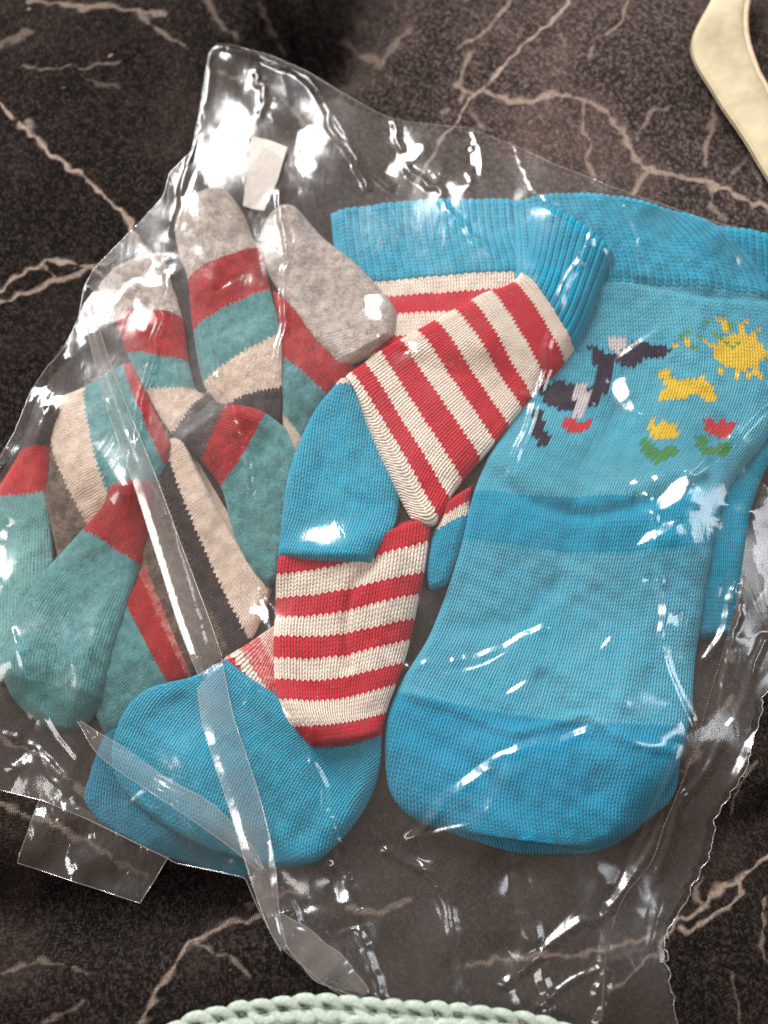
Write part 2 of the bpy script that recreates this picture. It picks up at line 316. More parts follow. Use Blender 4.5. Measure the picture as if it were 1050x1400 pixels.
    o = mesh_obj('patterned_cloth', np.stack([x, y, z], -1).reshape(-1, 3) * MM, grid_faces(ny, nx), T.m, uv=np.stack([U, Vv], -1).reshape(-1, 2), cols={'print': col})
    tag(o, 'black jersey cloth with pale crackled vein print under the plastic bag', None, kind='structure'); return o
build_cloth()
H = cloth_h(gx, gy) + 0.5
H = np.maximum(H, blur(H, 14) - 1.0)               # the bag and its load bridge the hollows
CL = H.copy()

# ------------------------------------------------------------------ sock builder
GROOVE = (0.055, 0.20, 0.27, 1)
wr1 = Waves(12, 14, 45, 31); wr2 = Waves(10, 5, 12, 32)
motifs = []                                          # filled in below: (polygon in photo px, colour)
def sock(parent, rows, segs, T=5.0, rad=6.0, pitch=0.36, lift=0.0, wrinkle=0.7, soft=3.0, ends=(2.5, 2.5), disp=0.42, crown=0.25, motif=None, drop=0.0, press=0.8, folds=()):
    """rows: (Lx,Ly,Rx,Ry[,bow]) in photo px.  segs: (name, row0, row1, dict(bands=[(row, A, B, speckle)], rib, ...))"""
    R = np.array([tuple(r) + ((0.0,) if len(r) == 4 else ()) for r in rows], float)
    HB = blur(dilate(CL + (H - CL) * press, 1), soft); cx = (R[:, 0] + R[:, 2]) / 2; cyy = (R[:, 1] + R[:, 3]) / 2
    zc = np.zeros(len(R))
    for _ in range(3):
        x, y = W(cx, cyy, zc + T * 0.7); zc = samp(HB, x, y) + lift
    zc = zc * 0.6 + zc.mean() * 0.4
    lx, ly = W(R[:, 0], R[:, 1], zc + T * 0.5); rx, ry = W(R[:, 2], R[:, 3], zc + T * 0.5)
    P = np.stack([lx, ly, rx, ry, R[:, 4] * PX], 1)
    c0, tt = catmull(P, 400); cen = (c0[:, :2] + c0[:, 2:4]) / 2
    ds = np.hypot(*np.diff(cen, axis=0).T); arc = np.concatenate([[0], np.cumsum(ds)]); vm = arc[-1]
    ns = max(12, int(vm / pitch)); sv = np.linspace(0, vm, ns); rowp = np.interp(sv, arc, tt)
    C = np.stack([np.interp(sv, arc, c0[:, k]) for k in range(5)], 1)
    L, Rr, bow = C[:, :2], C[:, 2:4], C[:, 4]; ctr = (L + Rr) / 2
    tang = np.gradient(ctr, axis=0); tang = np.stack([blur(tang[:, k:k + 1], 6)[:, 0] for k in (0, 1)], 1); tang /= np.linalg.norm(tang, axis=1)[:, None] + 1e-9
    hw = np.linalg.norm(Rr - L, axis=1) / 2; nt = max(14, int(2 * hw.max() / pitch))
    tau = np.linspace(-1, 1, nt); t = 0.6 * tau + 0.4 * np.sin(tau * math.pi / 2)
    x = ctr[:, None, 0] + t[None] * (Rr - L)[:, None, 0] / 2 + (bow[:, None] * (1 - t[None] ** 2)) * tang[:, None, 0]
    y = ctr[:, None, 1] + t[None] * (Rr - L)[:, None, 1] / 2 + (bow[:, None] * (1 - t[None] ** 2)) * tang[:, None, 1]
    de = (1 - np.abs(t))[None] * hw[:, None]; r_ = np.minimum(rad, hw * 0.95)[:, None]
    prof = np.sqrt(np.clip(1 - (1 - np.clip(de / r_, 0, 1)) ** 2, 0, 1))
    d0 = sv[:, None] + 0 * t[None]; d1 = (vm - sv)[:, None] + 0 * t[None]
    ep = np.ones_like(d0)
    for dd, re in ((d0, ends[0]), (d1, ends[1])):
        if re > 0: ep = ep * np.sqrt(np.clip(1 - (1 - np.clip(dd / re, 0, 1)) ** 2, 0.0, 1))
    sx = (rng.random() * 1000)
    base = samp(HB, x, y) + lift
    z = base + T * prof * ep * (1 - crown + crown * (1 - t[None] ** 2)) + wrinkle * (0.7 * wr1(x + sx, y) + 0.25 * wr2(x, y + sx)) * prof * ep
    fpx, fpy = PXY(x, y, z)
    for amp, wd, pts in folds:
        pts = np.array(pts, float); pp = catmull(pts, 24)[0] if len(pts) > 2 else pts
        z = z + amp * np.exp(-(seg_dist(list(map(tuple, pp)), fpx, fpy) / wd) ** 2) * prof * ep
    u = t[None] * hw[:, None] + 500 * WALE; v = sv[:, None] + 0 * t[None]
    # bulge of cuffs
    for s_ in segs:
        if s_[3].get('rib'):
            m = np.clip((rowp - s_[1]) * 12, 0, 1) * np.clip((s_[2] - rowp) * 12, 0, 1); z = z + (0.5 * m[:, None]) * prof
    G = np.stack([x, y, z], -1); ga = np.gradient(G, axis=0); gb = np.gradient(G, axis=1); N = np.cross(gb, ga); N /= np.linalg.norm(N, axis=2)[..., None] + 1e-12
    N *= np.sign(N[..., 2:3].mean())
    base2 = base.copy()
    Hn = H.copy(); ii = np.clip(((x - X0) / RS + 0.5).astype(int), 0, NX - 1); jj = np.clip(((y - Y0) / RS + 0.5).astype(int), 0, NY - 1)
    np.maximum.at(Hn, (jj.ravel(), ii.ravel()), z.ravel()); H[:] = Hn
    px, py = PXY(x, y, z)
    for name, r0, r1, o in segs:
        i0 = int(np.searchsorted(rowp, r0)); i1 = min(ns, int(np.searchsorted(rowp, r1)) + 1)
        if i1 - i0 < 2: continue
        rib = o.get('rib', False); wale = o.get('wale', 2.7 if rib else WALE); course = o.get('course', COURSE)
        us = u if name in ('toe', 'heel') else t[None] * (hw[i0:i1].mean()) + 500 * wale + 0 * v
        uu, v2 = (us, v) if not o.get('swap') else (v, u)
        h = knit_height(uu, v2, wale, course, rib) * o.get('disp', disp) * ep * np.clip(prof * 1.5, 0, 1)
        Gs = (G + N * h[..., None])[i0:i1]; nr = i1 - i0
        V = np.concatenate([Gs.reshape(-1, 3), np.stack([x[i0:i1, ::nt - 1], y[i0:i1, ::nt - 1], base2[i0:i1, ::nt - 1] - 0.3], -1).reshape(-1, 3)])
        Fq = grid_faces(nr, nt); k = nr * nt; a = np.arange(nr - 1)
        under = np.stack([k + 2 * a, k + 2 * a + 2, k + 2 * a + 3, k + 2 * a + 1], 1)
        sl = np.stack([a * nt, (a + 1) * nt, k + 2 * a + 2, k + 2 * a], 1); sr = np.stack([a * nt + nt - 1, k + 2 * a + 1, k + 2 * a + 3, (a + 1) * nt + nt - 1], 1)
        Fq = np.concatenate([Fq, under, sl, sr]);
        if N[..., 2].mean() * np.cross(gb, ga)[..., 2].mean() < 0: Fq = Fq[:, ::-1]
        UV = np.stack([uu, v2], -1)[i0:i1].reshape(-1, 2); UV = np.concatenate([UV, np.repeat(UV[:1], 2 * nr, 0)])
        bands = [(float(np.interp(b[0], rowp, sv)),) + tuple(b[1:]) for b in o['bands']]
        cols = None
        if motif:
            cu = (np.floor(uu / wale) + 0.5) * wale; a_ = np.abs(np.mod(uu / wale, 1) - 0.5) * 2; cv = (np.floor(v2 / course + a_ * SK * 0.5 - 0.3) + 0.8) * course
            ddu = (cu - uu); ddv = (cv - v2)
            # shift each sample to the middle of its stitch, in photo px
            gpx_u = np.gradient(px, axis=1) / (np.gradient(uu, axis=1) + 1e-9); gpy_u = np.gradient(py, axis=1) / (np.gradient(uu, axis=1) + 1e-9)
            gpx_v = np.gradient(px, axis=0) / (np.gradient(v2, axis=0) + 1e-9); gpy_v = np.gradient(py, axis=0) / (np.gradient(v2, axis=0) + 1e-9)
            qx = px + np.clip(gpx_u * ddu + gpx_v * ddv, -8, 8); qy = py + np.clip(gpy_u * ddu + gpy_v * ddv, -8, 8)
            mc = np.zeros(px.shape + (4,), np.float32)
            for poly, colr in motif:
                ins = poly_in(poly, qx, qy); mc[ins] = colr
            mc = mc[i0:i1].reshape(-1, 4); cols = {'motif': np.concatenate([mc, np.zeros((2 * nr, 4))])}
        m = knit_mat(parent.name.split('.')[0] + '_' + name, max(vm, 1), bands, wale=wale, course=course, rib=rib, fuzz=o.get('fuzz', 0.3), heather=o.get('heather', 0.35), patch=o.get('patch', 0.0), hscale=o.get('hscale', 1.0), motif=bool(motif), ragged=o.get('ragged', 0.0), groove=o.get('groove', GROOVE if o.get('fuzz', 0.3) < 0.5 else None))
        ob = mesh_obj(name, V * MM, Fq, m, parent, uv=UV, cols=cols)
        if o.get('label'): ob['label'] = o['label']
        if o.get('fuzz', 0.3) > 0.8:
            q = Gs; k_ = int(q.shape[0] * q.shape[1] * 0.35); ri = rng.integers(0, q.shape[0], k_); ci = rng.integers(0, q.shape[1], k_)
            p0 = q[ri, ci]; nn = N[i0:i1][ri, ci]; dr = rng.normal(0, 1, (k_, 3)); dr -= (dr * nn).sum(1)[:, None] * nn; dr /= np.linalg.norm(dr, axis=1)[:, None]
            sd = np.cross(nn, dr) * 0.04; L1 = rng.uniform(0.4, 1.3, k_)[:, None]
            m1_ = p0 + dr * L1 * 0.5 + nn * rng.uniform(0.15, 0.4, k_)[:, None]; e1 = p0 + dr * L1 + nn * rng.uniform(0.0, 0.5, k_)[:, None]
            VV = np.stack([p0 - sd, p0 + sd, m1_ + sd, m1_ - sd, e1], 1).reshape(-1, 3); b_ = np.arange(k_)[:, None] * 5
            FF = np.concatenate([b_ + [0, 1, 2], b_ + [0, 2, 3], b_ + [3, 2, 4]])
            uvf = np.repeat(np.stack([uu, v2], -1)[i0:i1][ri, ci], 5, 0)
            tag(mesh_obj('fuzz', VV * MM, FF, m, parent, uv=uvf), kind='stuff')

BL = srgb(0, 156, 192); BLd = srgb(10, 134, 166); BLs = srgb(0, 146, 188); BLg = srgb(112, 182, 200)
RED = srgb(206, 22, 46); REDd = srgb(166, 20, 40); WHT = srgb(240, 225, 211); WHd = srgb(212, 192, 176)
WR = srgb(190, 34, 42); WRd = srgb(140, 20, 28); TE = srgb(100, 164, 168); TEd = srgb(62, 120, 126); TEl = srgb(124, 178, 178)
CR = srgb(234, 216, 200); CRd = srgb(194, 170, 152); CH = srgb(88, 78, 80); CHd = srgb(48, 40, 42); GR = srgb(216, 204, 196); GRd = srgb(134, 124, 118); MEL = srgb(98, 82, 72)
wool = dict(fuzz=0.9, heather=0.85, wale=1.7, course=1.3, disp=0.15, ragged=0.9)
G1 = 'four fuzzy striped wool socks in the bag'; G2 = 'pair of blue socks with red and white stripes'; G3 = 'pair of plain blue picture socks'

# --- picture socks, right
b2 = empty('picture_sock', 'plain blue sock mostly hidden beneath the sock with the sun', 'sock', G3)
sock(b2, [(925,310,1090,338,-10),(925,430,1100,440),(900,560,1085,560),(885,700,1036,672),(915,800,1014,800),(955,875,1002,866)],
     [('cuff', 0, 1, dict(bands=[(0, BL, BLd)], rib=True)), ('leg', 1, 6, dict(bands=[(1, BL, BLd)], patch=0.3))], T=4.5)
sock(b2, [(540,1000,930,1040),(562,1080,920,1090),(600,1128,880,1125),(660,1152,845,1152),(715,1168,800,1168)],
     [('toe', 0, 5, dict(bands=[(0, BLs, BL)]))], T=3.5, rad=4)

# --- striped blue pair, centre
a2 = empty('striped_blue_sock', 'striped blue sock underneath, its wide ribbed cuff lying level beside the grey slanting cuff', 'sock', G2)
sock(a2, [(150,985,335,1050),(123,1050,345,1110),(117,1102,345,1160),(180,1150,340,1196),(255,1180,325,1200)],
     [('toe', 0, 5, dict(bands=[(0, srgb(20,120,150), BLd)]))], T=5)
sock(a2, [(452,290,706,272,-6),(456,330,712,325),(466,386,724,378),(476,420,720,420),(486,455,720,455),(500,490,720,500)],
     [('cuff', 0, 2, dict(bands=[(0, BL, BLg)], rib=True, patch=0.2)), ('leg', 2, 6, dict(bands=[(2, WHT, WHd), (2.42, RED, srgb(200,60,80)), (3.3, WHT, WHd), (4.1, RED, REDd), (4.8, WHT, WHd)]))], T=5.5)
sock(a2, [(600,692,646,662),(598,716,643,686),(590,736,642,708),(583,780,628,762),(588,806,612,800)],
     [('heel', 0, 5, dict(bands=[(0, RED, REDd), (.8, WHT, WHd), (1.7, BL, BLd)]))], T=5, rad=5)

# --- picture sock, right front
YL = srgb(226, 190, 56); GN = srgb(70, 140, 80); GNl = srgb(110, 160, 60); DK = srgb(48, 40, 62); PW = srgb(206, 200, 204); PR = srgb(196, 56, 64)
def disc(cx, cy_, r, n=14, ry=None): return [(cx + r * math.cos(2 * math.pi * i / n), cy_ + (ry or r) * math.sin(2 * math.pi * i / n)) for i in range(n)]
def ray(x0, y0, x1, y1, wd): 
    dx, dy = x1 - x0, y1 - y0; L = math.hypot(dx, dy); nx_, ny_ = -dy / L * wd / 2, dx / L * wd / 2
    return [(x0 + nx_, y0 + ny_), (x1 + nx_, y1 + ny_), (x1 - nx_, y1 - ny_), (x0 - nx_, y0 - ny_)]
mot = [(disc(1012, 484, 36, 16, 24), YL)] + [(disc(x_, y_, 4, 6), c_) for x_, y_, c_ in ((930,464,GNl),(942,470,YL),(953,462,GNl),(937,482,YL),(950,480,GNl),(926,474,YL),(962,470,YL),(940,455,GNl),(970,444,GNl),(980,438,YL))]
for (x1, y1, c) in [(1018,440,YL),(1038,450,YL),(998,442,GNl),(984,436,YL),(970,456,GNl),(966,474,YL),(982,512,YL),(1004,522,YL),(1026,526,YL),(1040,518,YL),(1052,486,YL)]:
    mot.append((ray(1010, 482, x1, y1, 5 if c is GNl else 7), c))
mot += [([(895,510),(912,508),(928,522),(948,520),(962,515),(972,530),(984,546),(968,552),(950,542),(925,548),(900,548),(898,536),(912,532)], YL),
  ([(884,576),(892,574),(897,584),(905,576),(911,584),(922,576),(926,590),(924,600),(902,604),(888,600)], YL),
  ([(872,602),(882,602),(892,614),(902,622),(912,612),(924,610),(924,624),(908,632),(892,638),(878,626)], GN),
  ([(962,574),(970,570),(978,580),(986,572),(994,580),(1002,578),(1000,600),(966,600)], PR),
  ([(950,598),(958,596),(968,612),(984,610),(1000,606),(1002,618),(988,626),(966,626),(952,616)], GN),
  ([(800,472),(814,474),(826,482),(842,490),(838,510),(828,538),(818,556),(806,560),(804,540),(812,512),(812,488)], DK),
  ([(840,478),(868,470),(890,472),(918,480),(914,490),(890,490),(872,502),(848,506),(842,498)], DK),
  ([(728,530),(760,524),(792,526),(812,536),(800,560),(784,566),(760,562),(748,556)], DK),
  ([(730,565),(744,560),(742,585),(754,600),(750,610),(736,612),(728,600)], DK),
  ([(786,526),(800,524),(804,545),(798,575),(784,578),(784,560)], PW), ([(832,462),(850,462),(860,478),(842,486),(834,476)], PW),
  ([(768,574),(780,572),(788,578),(806,576),(804,588),(788,596),(772,590)], PR)]
b1 = empty('picture_sock', 'large light blue sock with a knitted yellow sun and two small flowers', 'sock', G3)
sock(b1, [(702,270,978,316,-24),(704,330,1030,362,-18),(704,386,1062,412,-6),(706,500,1078,504),(680,590,1050,596,4),(650,665,996,672,16),(626,760,968,780,18),(590,860,956,882,10),(548,930,947,978,16),(527,985,928,1045,18),(529,1062,892,1108,12),(548,1102,872,1136,12),(590,1128,836,1154,6),(655,1140,800,1162,4)],
     [('cuff', 0, 2, dict(bands=[(0, BL, BLg)], rib=True, patch=0.35)), 
      ('leg', 2, 5.35, dict(bands=[(2, srgb(60,166,196), BLg), (4.95, BL, BLs)], patch=0.55, heather=0.6, rib=False)),  # pale patches, leg and foot: heathered yarn, partly film reflection put into the colour
      ('foot', 5.35, 8.2, dict(bands=[(5.35, BL, BLs, .3), (5.7, srgb(44,166,200), srgb(104,174,194))], patch=0.6, heather=0.7)),
      ('toe', 8.2, 13, dict(bands=[(8.2, BLs, BL)], patch=0.2, wale=2.2, course=1.5))], T=8, rad=13, motif=mot, wrinkle=0.9, folds=[(1.6,8,[(560,950),(620,968),(690,1000),(740,995),(800,978),(850,1010),(930,1030)]),(-3.2,18,[(745,930),(775,975),(800,1040),(815,1080)]),(-2.0,16,[(560,1000),(640,1040),(700,1100)]),(2.0,20,[(850,1010),(860,1060),(850,1120)]),(-2.2,12,[(660,640),(740,690),(830,700),(960,660)]),(-1.8,16,[(600,860),(700,850),(760,800)]),(-1.6,18,[(850,560),(800,640),(780,760)]),(1.7,20,[(900,740),(880,860),(850,960)]),(-1,7,[(738,372),(850,380),(950,402),(1060,410)])])

# --- wool socks, left
w1 = empty('wool_sock', 'fuzzy striped wool sock with the tallest upright grey cuff above red, teal and cream bands', 'sock', G1)
w2 = empty('wool_sock', 'fuzzy striped wool sock with its long slanting grey cuff beside the blue cuff', 'sock', G1)
w3 = empty('wool_sock', 'fuzzy wool sock whose grey cuff lies left of and behind the tall one', 'sock', G1)
w4 = empty('wool_sock', 'fuzzy wool sock at the left edge folded round a cream and charcoal heel', 'sock', G1)
sock(w2, [(372,392,490,505),(378,440,472,528),(381,487,453,548),(384,560,424,612),(392,625,420,665)],
     [('leg', 0, 5, dict(bands=[(0, WR, WRd), (1.9, TE, TEd), (3.0, CR, CRd)], **wool))], T=6, crown=0.5, wrinkle=1.0)
sock(w2, [(366,296,402,279,-4),(356,330,446,326),(371,380,503,378),(420,452,541,424),(466,500,540,455,6)],
     [('cuff', 0, 5, dict(bands=[(0, GR, srgb(140,128,122))], fuzz=1.2, heather=0.8, wale=1.9, course=1.9, disp=0.35, swap=True))], T=6, crown=0.5, wrinkle=1.0)
sock(w1, [(248,592,372,802,10),(222,606,340,880,8),(200,630,306,905,6),(178,690,258,926,4),(182,745,262,925),(160,800,236,945),(125,850,190,985),(90,900,140,1000)],
     [('foot', 0, 5, dict(bands=[(0, CR, CRd, .6), (.85, srgb(70,60,60), CHd, .8), (1.5, srgb(64,54,50), srgb(128,110,98), .9), (3.0, CH, CRd, .9), (3.5, WR, CR, .5), (4.2, WR, WRd, .6)], **wool)),
      ('toe', 5, 8, dict(bands=[(5, TE, TEd)], **wool))], T=6, crown=0.5, wrinkle=1.0)
sock(w4, [(180,490,236,610),(158,494,220,650,4),(112,521,168,720,8),(58,552,138,742,10),(48,590,100,772,6),(50,620,80,780)],
     [('leg', 0, 6, dict(bands=[(0, WR, WRd), (.75, TE, TEd), (2.0, CR, CRd), (3.0, srgb(84,70,62), srgb(150,132,118), .9)], **wool))], T=6, crown=0.5, wrinkle=1.0)
sock(w4, [(50,553,84,556),(22,614,70,612),(-12,680,69,676),(-40,760,72,762),(-50,840,72,840),(-30,930,62,930)],
     [('foot', 0, 6, dict(bands=[(0, CH, CHd), (1.0, srgb(200,60,66), WR, .5), (2.0, TEl, TE)], **wool))], T=6, crown=0.5, wrinkle=1.0)
sock(w1, [(266,266,310,257,-5),(240,300,332,288,-6),(244,345,346,322,-4),(256,380,355,334),(262,446,368,388),(276,518,384,454),(298,552,386,522),(306,585,384,560),(312,600,380,575)],
     [('cuff', 0, 3, dict(bands=[(0, GR, GRd)], **wool)), ('leg', 3, 9, dict(bands=[(3, WR, WRd), (4.0, TE, TEd), (5.0, CR, CRd), (6.05, CH, CHd)], **wool))], T=6, crown=0.5, wrinkle=1.0)
sock(w3, [(130,385,222,346,-8),(152,424,250,436,-6),(170,477,258,494),(196,528,268,532),(228,584,276,538),(268,622,302,553),(300,662,364,568,6),(314,712,408,612,6),(332,762,404,690,4),(364,800,384,790)],
     [('cuff', 0, 1, dict(bands=[(0, GR, GRd)], **wool)), ('leg', 1, 6, dict(bands=[(1, WR, WRd), (2.0, TE, TEd), (3.0, CR, CRd), (4.1, CH, CHd), (5.1, WR, WRd)], **wool)),
      ('heel', 6, 10, dict(bands=[(6, TE, TEd)], **wool))], T=6, crown=0.5, wrinkle=1.0)
sock(w3, [(150,664,205,655),(140,690,206,700),(115,722,193,770),(62,778,175,832),(22,832,158,890),(2,890,146,935),(12,948,134,970),(50,986,112,992),(84,998,98,998)],
     [('foot', 0, 5.5, dict(bands=[(0, WR, WRd), (2.0, TE, TEd)], **wool)), ('toe', 5.5, 9, dict(bands=[(5.5, srgb(80,142,142), TEd)], **wool))], T=7.5, rad=9, crown=0.4, wrinkle=0.9)

# --- striped sock, front
a1 = empty('striped_blue_sock', 'front blue sock with bold red and white stripes, bent in the middle of the bag', 'sock', G2)
sock(a1, [(300,905,424,1016,-6),(318,893,412,1000,-6),(338,880,402,975,-5),(362,862,398,930),(385,845,400,890)],
     [('foot', 0, 5, dict(bands=[(0, RED, REDd), (.8, WHT, WHd), (1.5, RED, WHT, .55), (2.6, WHT, RED, .6), (3.4, RED, REDd)]))], T=4, rad=4)
sock(a1, [(312,902,522,998,18),(262,925,520,1040,10),(190,950,508,1085,5),(152,1010,480,1130),(160,1070,440,1172),(222,1125,410,1184),(300,1166,370,1186)],
     [('toe', 0, 7, dict(bands=[(0, BL, BLg)], patch=0.35))], T=5.2, rad=7, folds=[(1.6,15,[(498,1005),(500,1060),(470,1125)]),(-1.4,16,[(448,1030),(440,1090),(415,1140)]),(-1.3,14,[(250,960),(330,1040),(380,1120)]),(1.0,16,[(200,980),(260,1060),(300,1140)])])
sock(a1, [(380,757,592,698,10),(376,785,587,737,11),(375,810,582,773,11),(374,840,575,806,11),(373,868,568,841,11),(374,900,562,871,11),(376,930,553,903,11),(382,960,542,934,10),(395,990,530,966,8),(420,1016,522,997,6),(425,1022,522,1004,6)],
     [('foot', 0, 11, dict(bands=[(0, RED, REDd), (1, WHT, WHd), (2, RED, REDd), (3, WHT, WHd), (4, RED, REDd), (5, WHT, WHd), (6, RED, REDd), (7, WHT, WHd), (8, RED, REDd), (9.1, WHT, WHd)]))], T=7, rad=8, folds=[(-2.2,9,[(512,765),(482,805),(472,860),(476,910)]),(1.0,14,[(540,760),(520,860),(500,960)])])
sock(a1, [(466,516,514,528,-3),(428,568,531,584,4),(398,640,547,650,6),(386,700,541,712,6),(379,758,506,770,4)],
     [('heel', 0, 5, dict(bands=[(0, WHT, WHd), (0.18, BL, BLg)], patch=0.3))], T=6, rad=9, folds=[(-1.0,12,[(440,640),(470,680),(520,690)]),(.9,14,[(480,560),(470,620)])])
legb = [(1, WHT, WHd)]
for k in range(1, 7): legb += [(k + (0.22 if k < 6 else 0.25), RED, REDd), (k + 0.68, WHT, WHd)]
legb = [(1.0, WHT, WHd), (1.24, RED, REDd), (1.72, WHT, WHd), (2.22, RED, REDd), (2.72, WHT, WHd), (3.22, RED, REDd), (3.72, WHT, WHd), (4.22, RED, REDd), (4.72, WHT, WHd), (5.2, RED, REDd), (5.75, WHT, WHd)]
sock(a1, [(728,281,840,352,-8),(712,372,786,476),(658,401,739,528),(608,430,707,568),(558,459,669,613),(510,487,624,666),(474,512,594,716,-4),(480,516,563,706,8)],
     [('cuff', 0, 1, dict(bands=[(0, BL, BLd)], rib=True)), ('leg', 1, 8, dict(bands=legb))], T=7, rad=8)

# ------------------------------------------------------------------ small card tag in the bag
tg = empty('paper_tag', 'blank white paper tag inside the bag above the slanting grey cuff', 'tag')
def slab(name, pts, zs, mat, parent, th=0.5, bev=0.15):
    P = [np.array(W(x, y, z)) for (x, y), z in zip(pts, zs)]; n = len(P); c = sum(P) / n
    V, Fc = [], []
    rings = [(1 - bev * 0.06, -th), (1, -th * 0.8), (1, -th * 0.2), (1 - bev * 0.06, 0)]
    for s_, dz in rings:
        for p, z in zip(P, zs): q = c + (p - c) * s_; V.append((q[0], q[1], z + dz))
    for k in range(len(rings) - 1):
        for i in range(n): j = (i + 1) % n; Fc.append((k * n + i, k * n + j, (k + 1) * n + j, (k + 1) * n + i))
    me = bpy.data.meshes.new(name); me.from_pydata([tuple(v * MM for v in p) for p in V], [], Fc + [tuple(range(len(V) - n, len(V))), tuple(range(n))[::-1]])
    me.materials.append(mat); me.update(); return link(bpy.data.objects.new(name, me), parent)
def hz(px, py, add=0.0):
    z = 5.0
    for _ in range(4): x, y = W(px, py, z); z = float(samp(H, x, y)) + add
    return z
tp = [(345,186),(370,192),(393,201),(380,245),(361,288),(346,286),(332,281),(338,232)]
slab('card', tp, [1.2 + hz(362, 240) + 1.2 * math.sin(i) for i in range(8)], plain_mat('white_card', (0.55, 0.51, 0.47, 1), 0.6, 120, 0.05), tg, 0.4)
xx, yy = W(362, 240, 5); H[:] = np.maximum(H, (hz(362, 240) + 1.6) * (np.hypot(gx - xx, gy - yy) < 11) + -99 * (np.hypot(gx - xx, gy - yy) >= 11))

# ------------------------------------------------------------------ the clear bag
outline = [(286,74),(296,60),(318,62),(370,76),(420,98),(470,128),(520,156),(550,166),(640,175),(700,198),(760,225),(860,264),(960,298),(1050,325),(1090,345),
 (1110,450),(1110,600),(1100,720),(1078,850),(1062,900),(1050,940),(1030,1010),(1018,1060),(988,1100),(965,1180),(930,1245),(905,1290),(914,1330),(922,1370),(930,1420),
 (760,1425),(600,1400),(490,1374),(450,1350),(415,1322),(378,1290),(352,1240),(335,1200),(300,1192),(240,1180),(226,1172),(205,1162),(120,1120),(60,1095),(0,1080),(-50,1060),
 (-60,900),(-50,760),(-30,690),(-8,640),(20,590),(42,535),(66,500),(92,470),(108,432),(114,395),(128,368),(160,335),(195,300),(224,268),(232,236),(262,208),(272,160),(280,110)]
bag = empty('plastic_bag', 'clear crinkled plastic bag holding the baby socks, its edge torn along a dotted line', 'bag')
FS = 0.6; fx0, fy0 = -176.0, -215.0; fnx, fny = int(352 / FS), int(405 / FS)
FX, FY = np.meshgrid(fx0 + FS * np.arange(fnx), fy0 + FS * np.arange(fny))
Hs = blur(dilate(H, 1), 1.6)
mem = CL + 0.6
seedm = np.maximum(Hs + 0.6, CL + 0.8)
f = seedm.copy()
for sg, it in ((16, 16), (9, 12), (5, 10), (2.5, 8)):
    for _ in range(it): f = np.maximum(seedm, blur(f, sg))
hb = samp(f, FX, FY)
PXg, PYg = PXY(FX, FY, hb)
_o = np.array(outline, float); _a = outline.index((1078,850)); _b = outline.index((930,1420))
_seg = _o[_a:_b + 1]; _s = np.concatenate([[0], np.cumsum(np.hypot(*np.diff(_seg, axis=0).T))]); _q = np.linspace(0, _s[-1], 110)
_seg = np.stack([np.interp(_q, _s, _seg[:, 0]), np.interp(_q, _s, _seg[:, 1])], 1) + rng.normal(0, 2.2, (110, 2))
op = np.vstack([_o[:_a], _seg, _o[_b + 1:]]); inside = poly_in(op, PXg, PYg)
ed = seg_dist(list(map(tuple, op)) + [tuple(op[0])], PXg, PYg)
# crumpled facets: random cells, each with its own tilt, joined by a least-squares fit
g0y, g0x = np.gradient(hb, FS)
sockh = samp(blur((H - CL > 2.0).astype(float), 3), FX, FY)
loose = (1 - 0.62 * sockh) * (1 + 0.8 / (1 + np.exp((1150 - PXg * 0 - PYg) / 25.0)))
def facets(n, mag, stretch, seed):
    g = np.random.default_rng(seed); sx_ = g.uniform(fx0, fx0 + 352, n); sy_ = g.uniform(fy0, fy0 + 405, n); an = g.uniform(-0.5, 1.1, n) + math.pi / 2
    best = np.full(FX.shape, 1e9); idx = np.zeros(FX.shape, int)
    wxx = 4 * Waves(8, 20, 60, seed + 1)(FX, FY); wyy = 4 * Waves(8, 20, 60, seed + 2)(FX, FY)
    for i in range(n):
        dx = FX + wxx * .4 - sx_[i]; dy = FY + wyy * .4 - sy_[i]; c, s = math.cos(an[i]), math.sin(an[i])
        d = ((dx * c + dy * s) / stretch) ** 2 + (-dx * s + dy * c) ** 2
        m = d < best; best[m] = d[m]; idx[m] = i
    th = g.uniform(0, 2 * math.pi, n); mg = mag * g.random(n) ** 0.8
    gxv = mg * np.cos(th); gyv = mg * np.sin(th)
    return gxv[idx], gyv[idx]
q1x, q1y = facets(130, 0.30, 2.6, 5); q2x, q2y = facets(420, 0.16, 2.2, 9)
tgx = g0x + (q1x + q2x) * loose; tgy = g0y + (q1y + q2y) * loose
wgt = np.ones_like(FX)
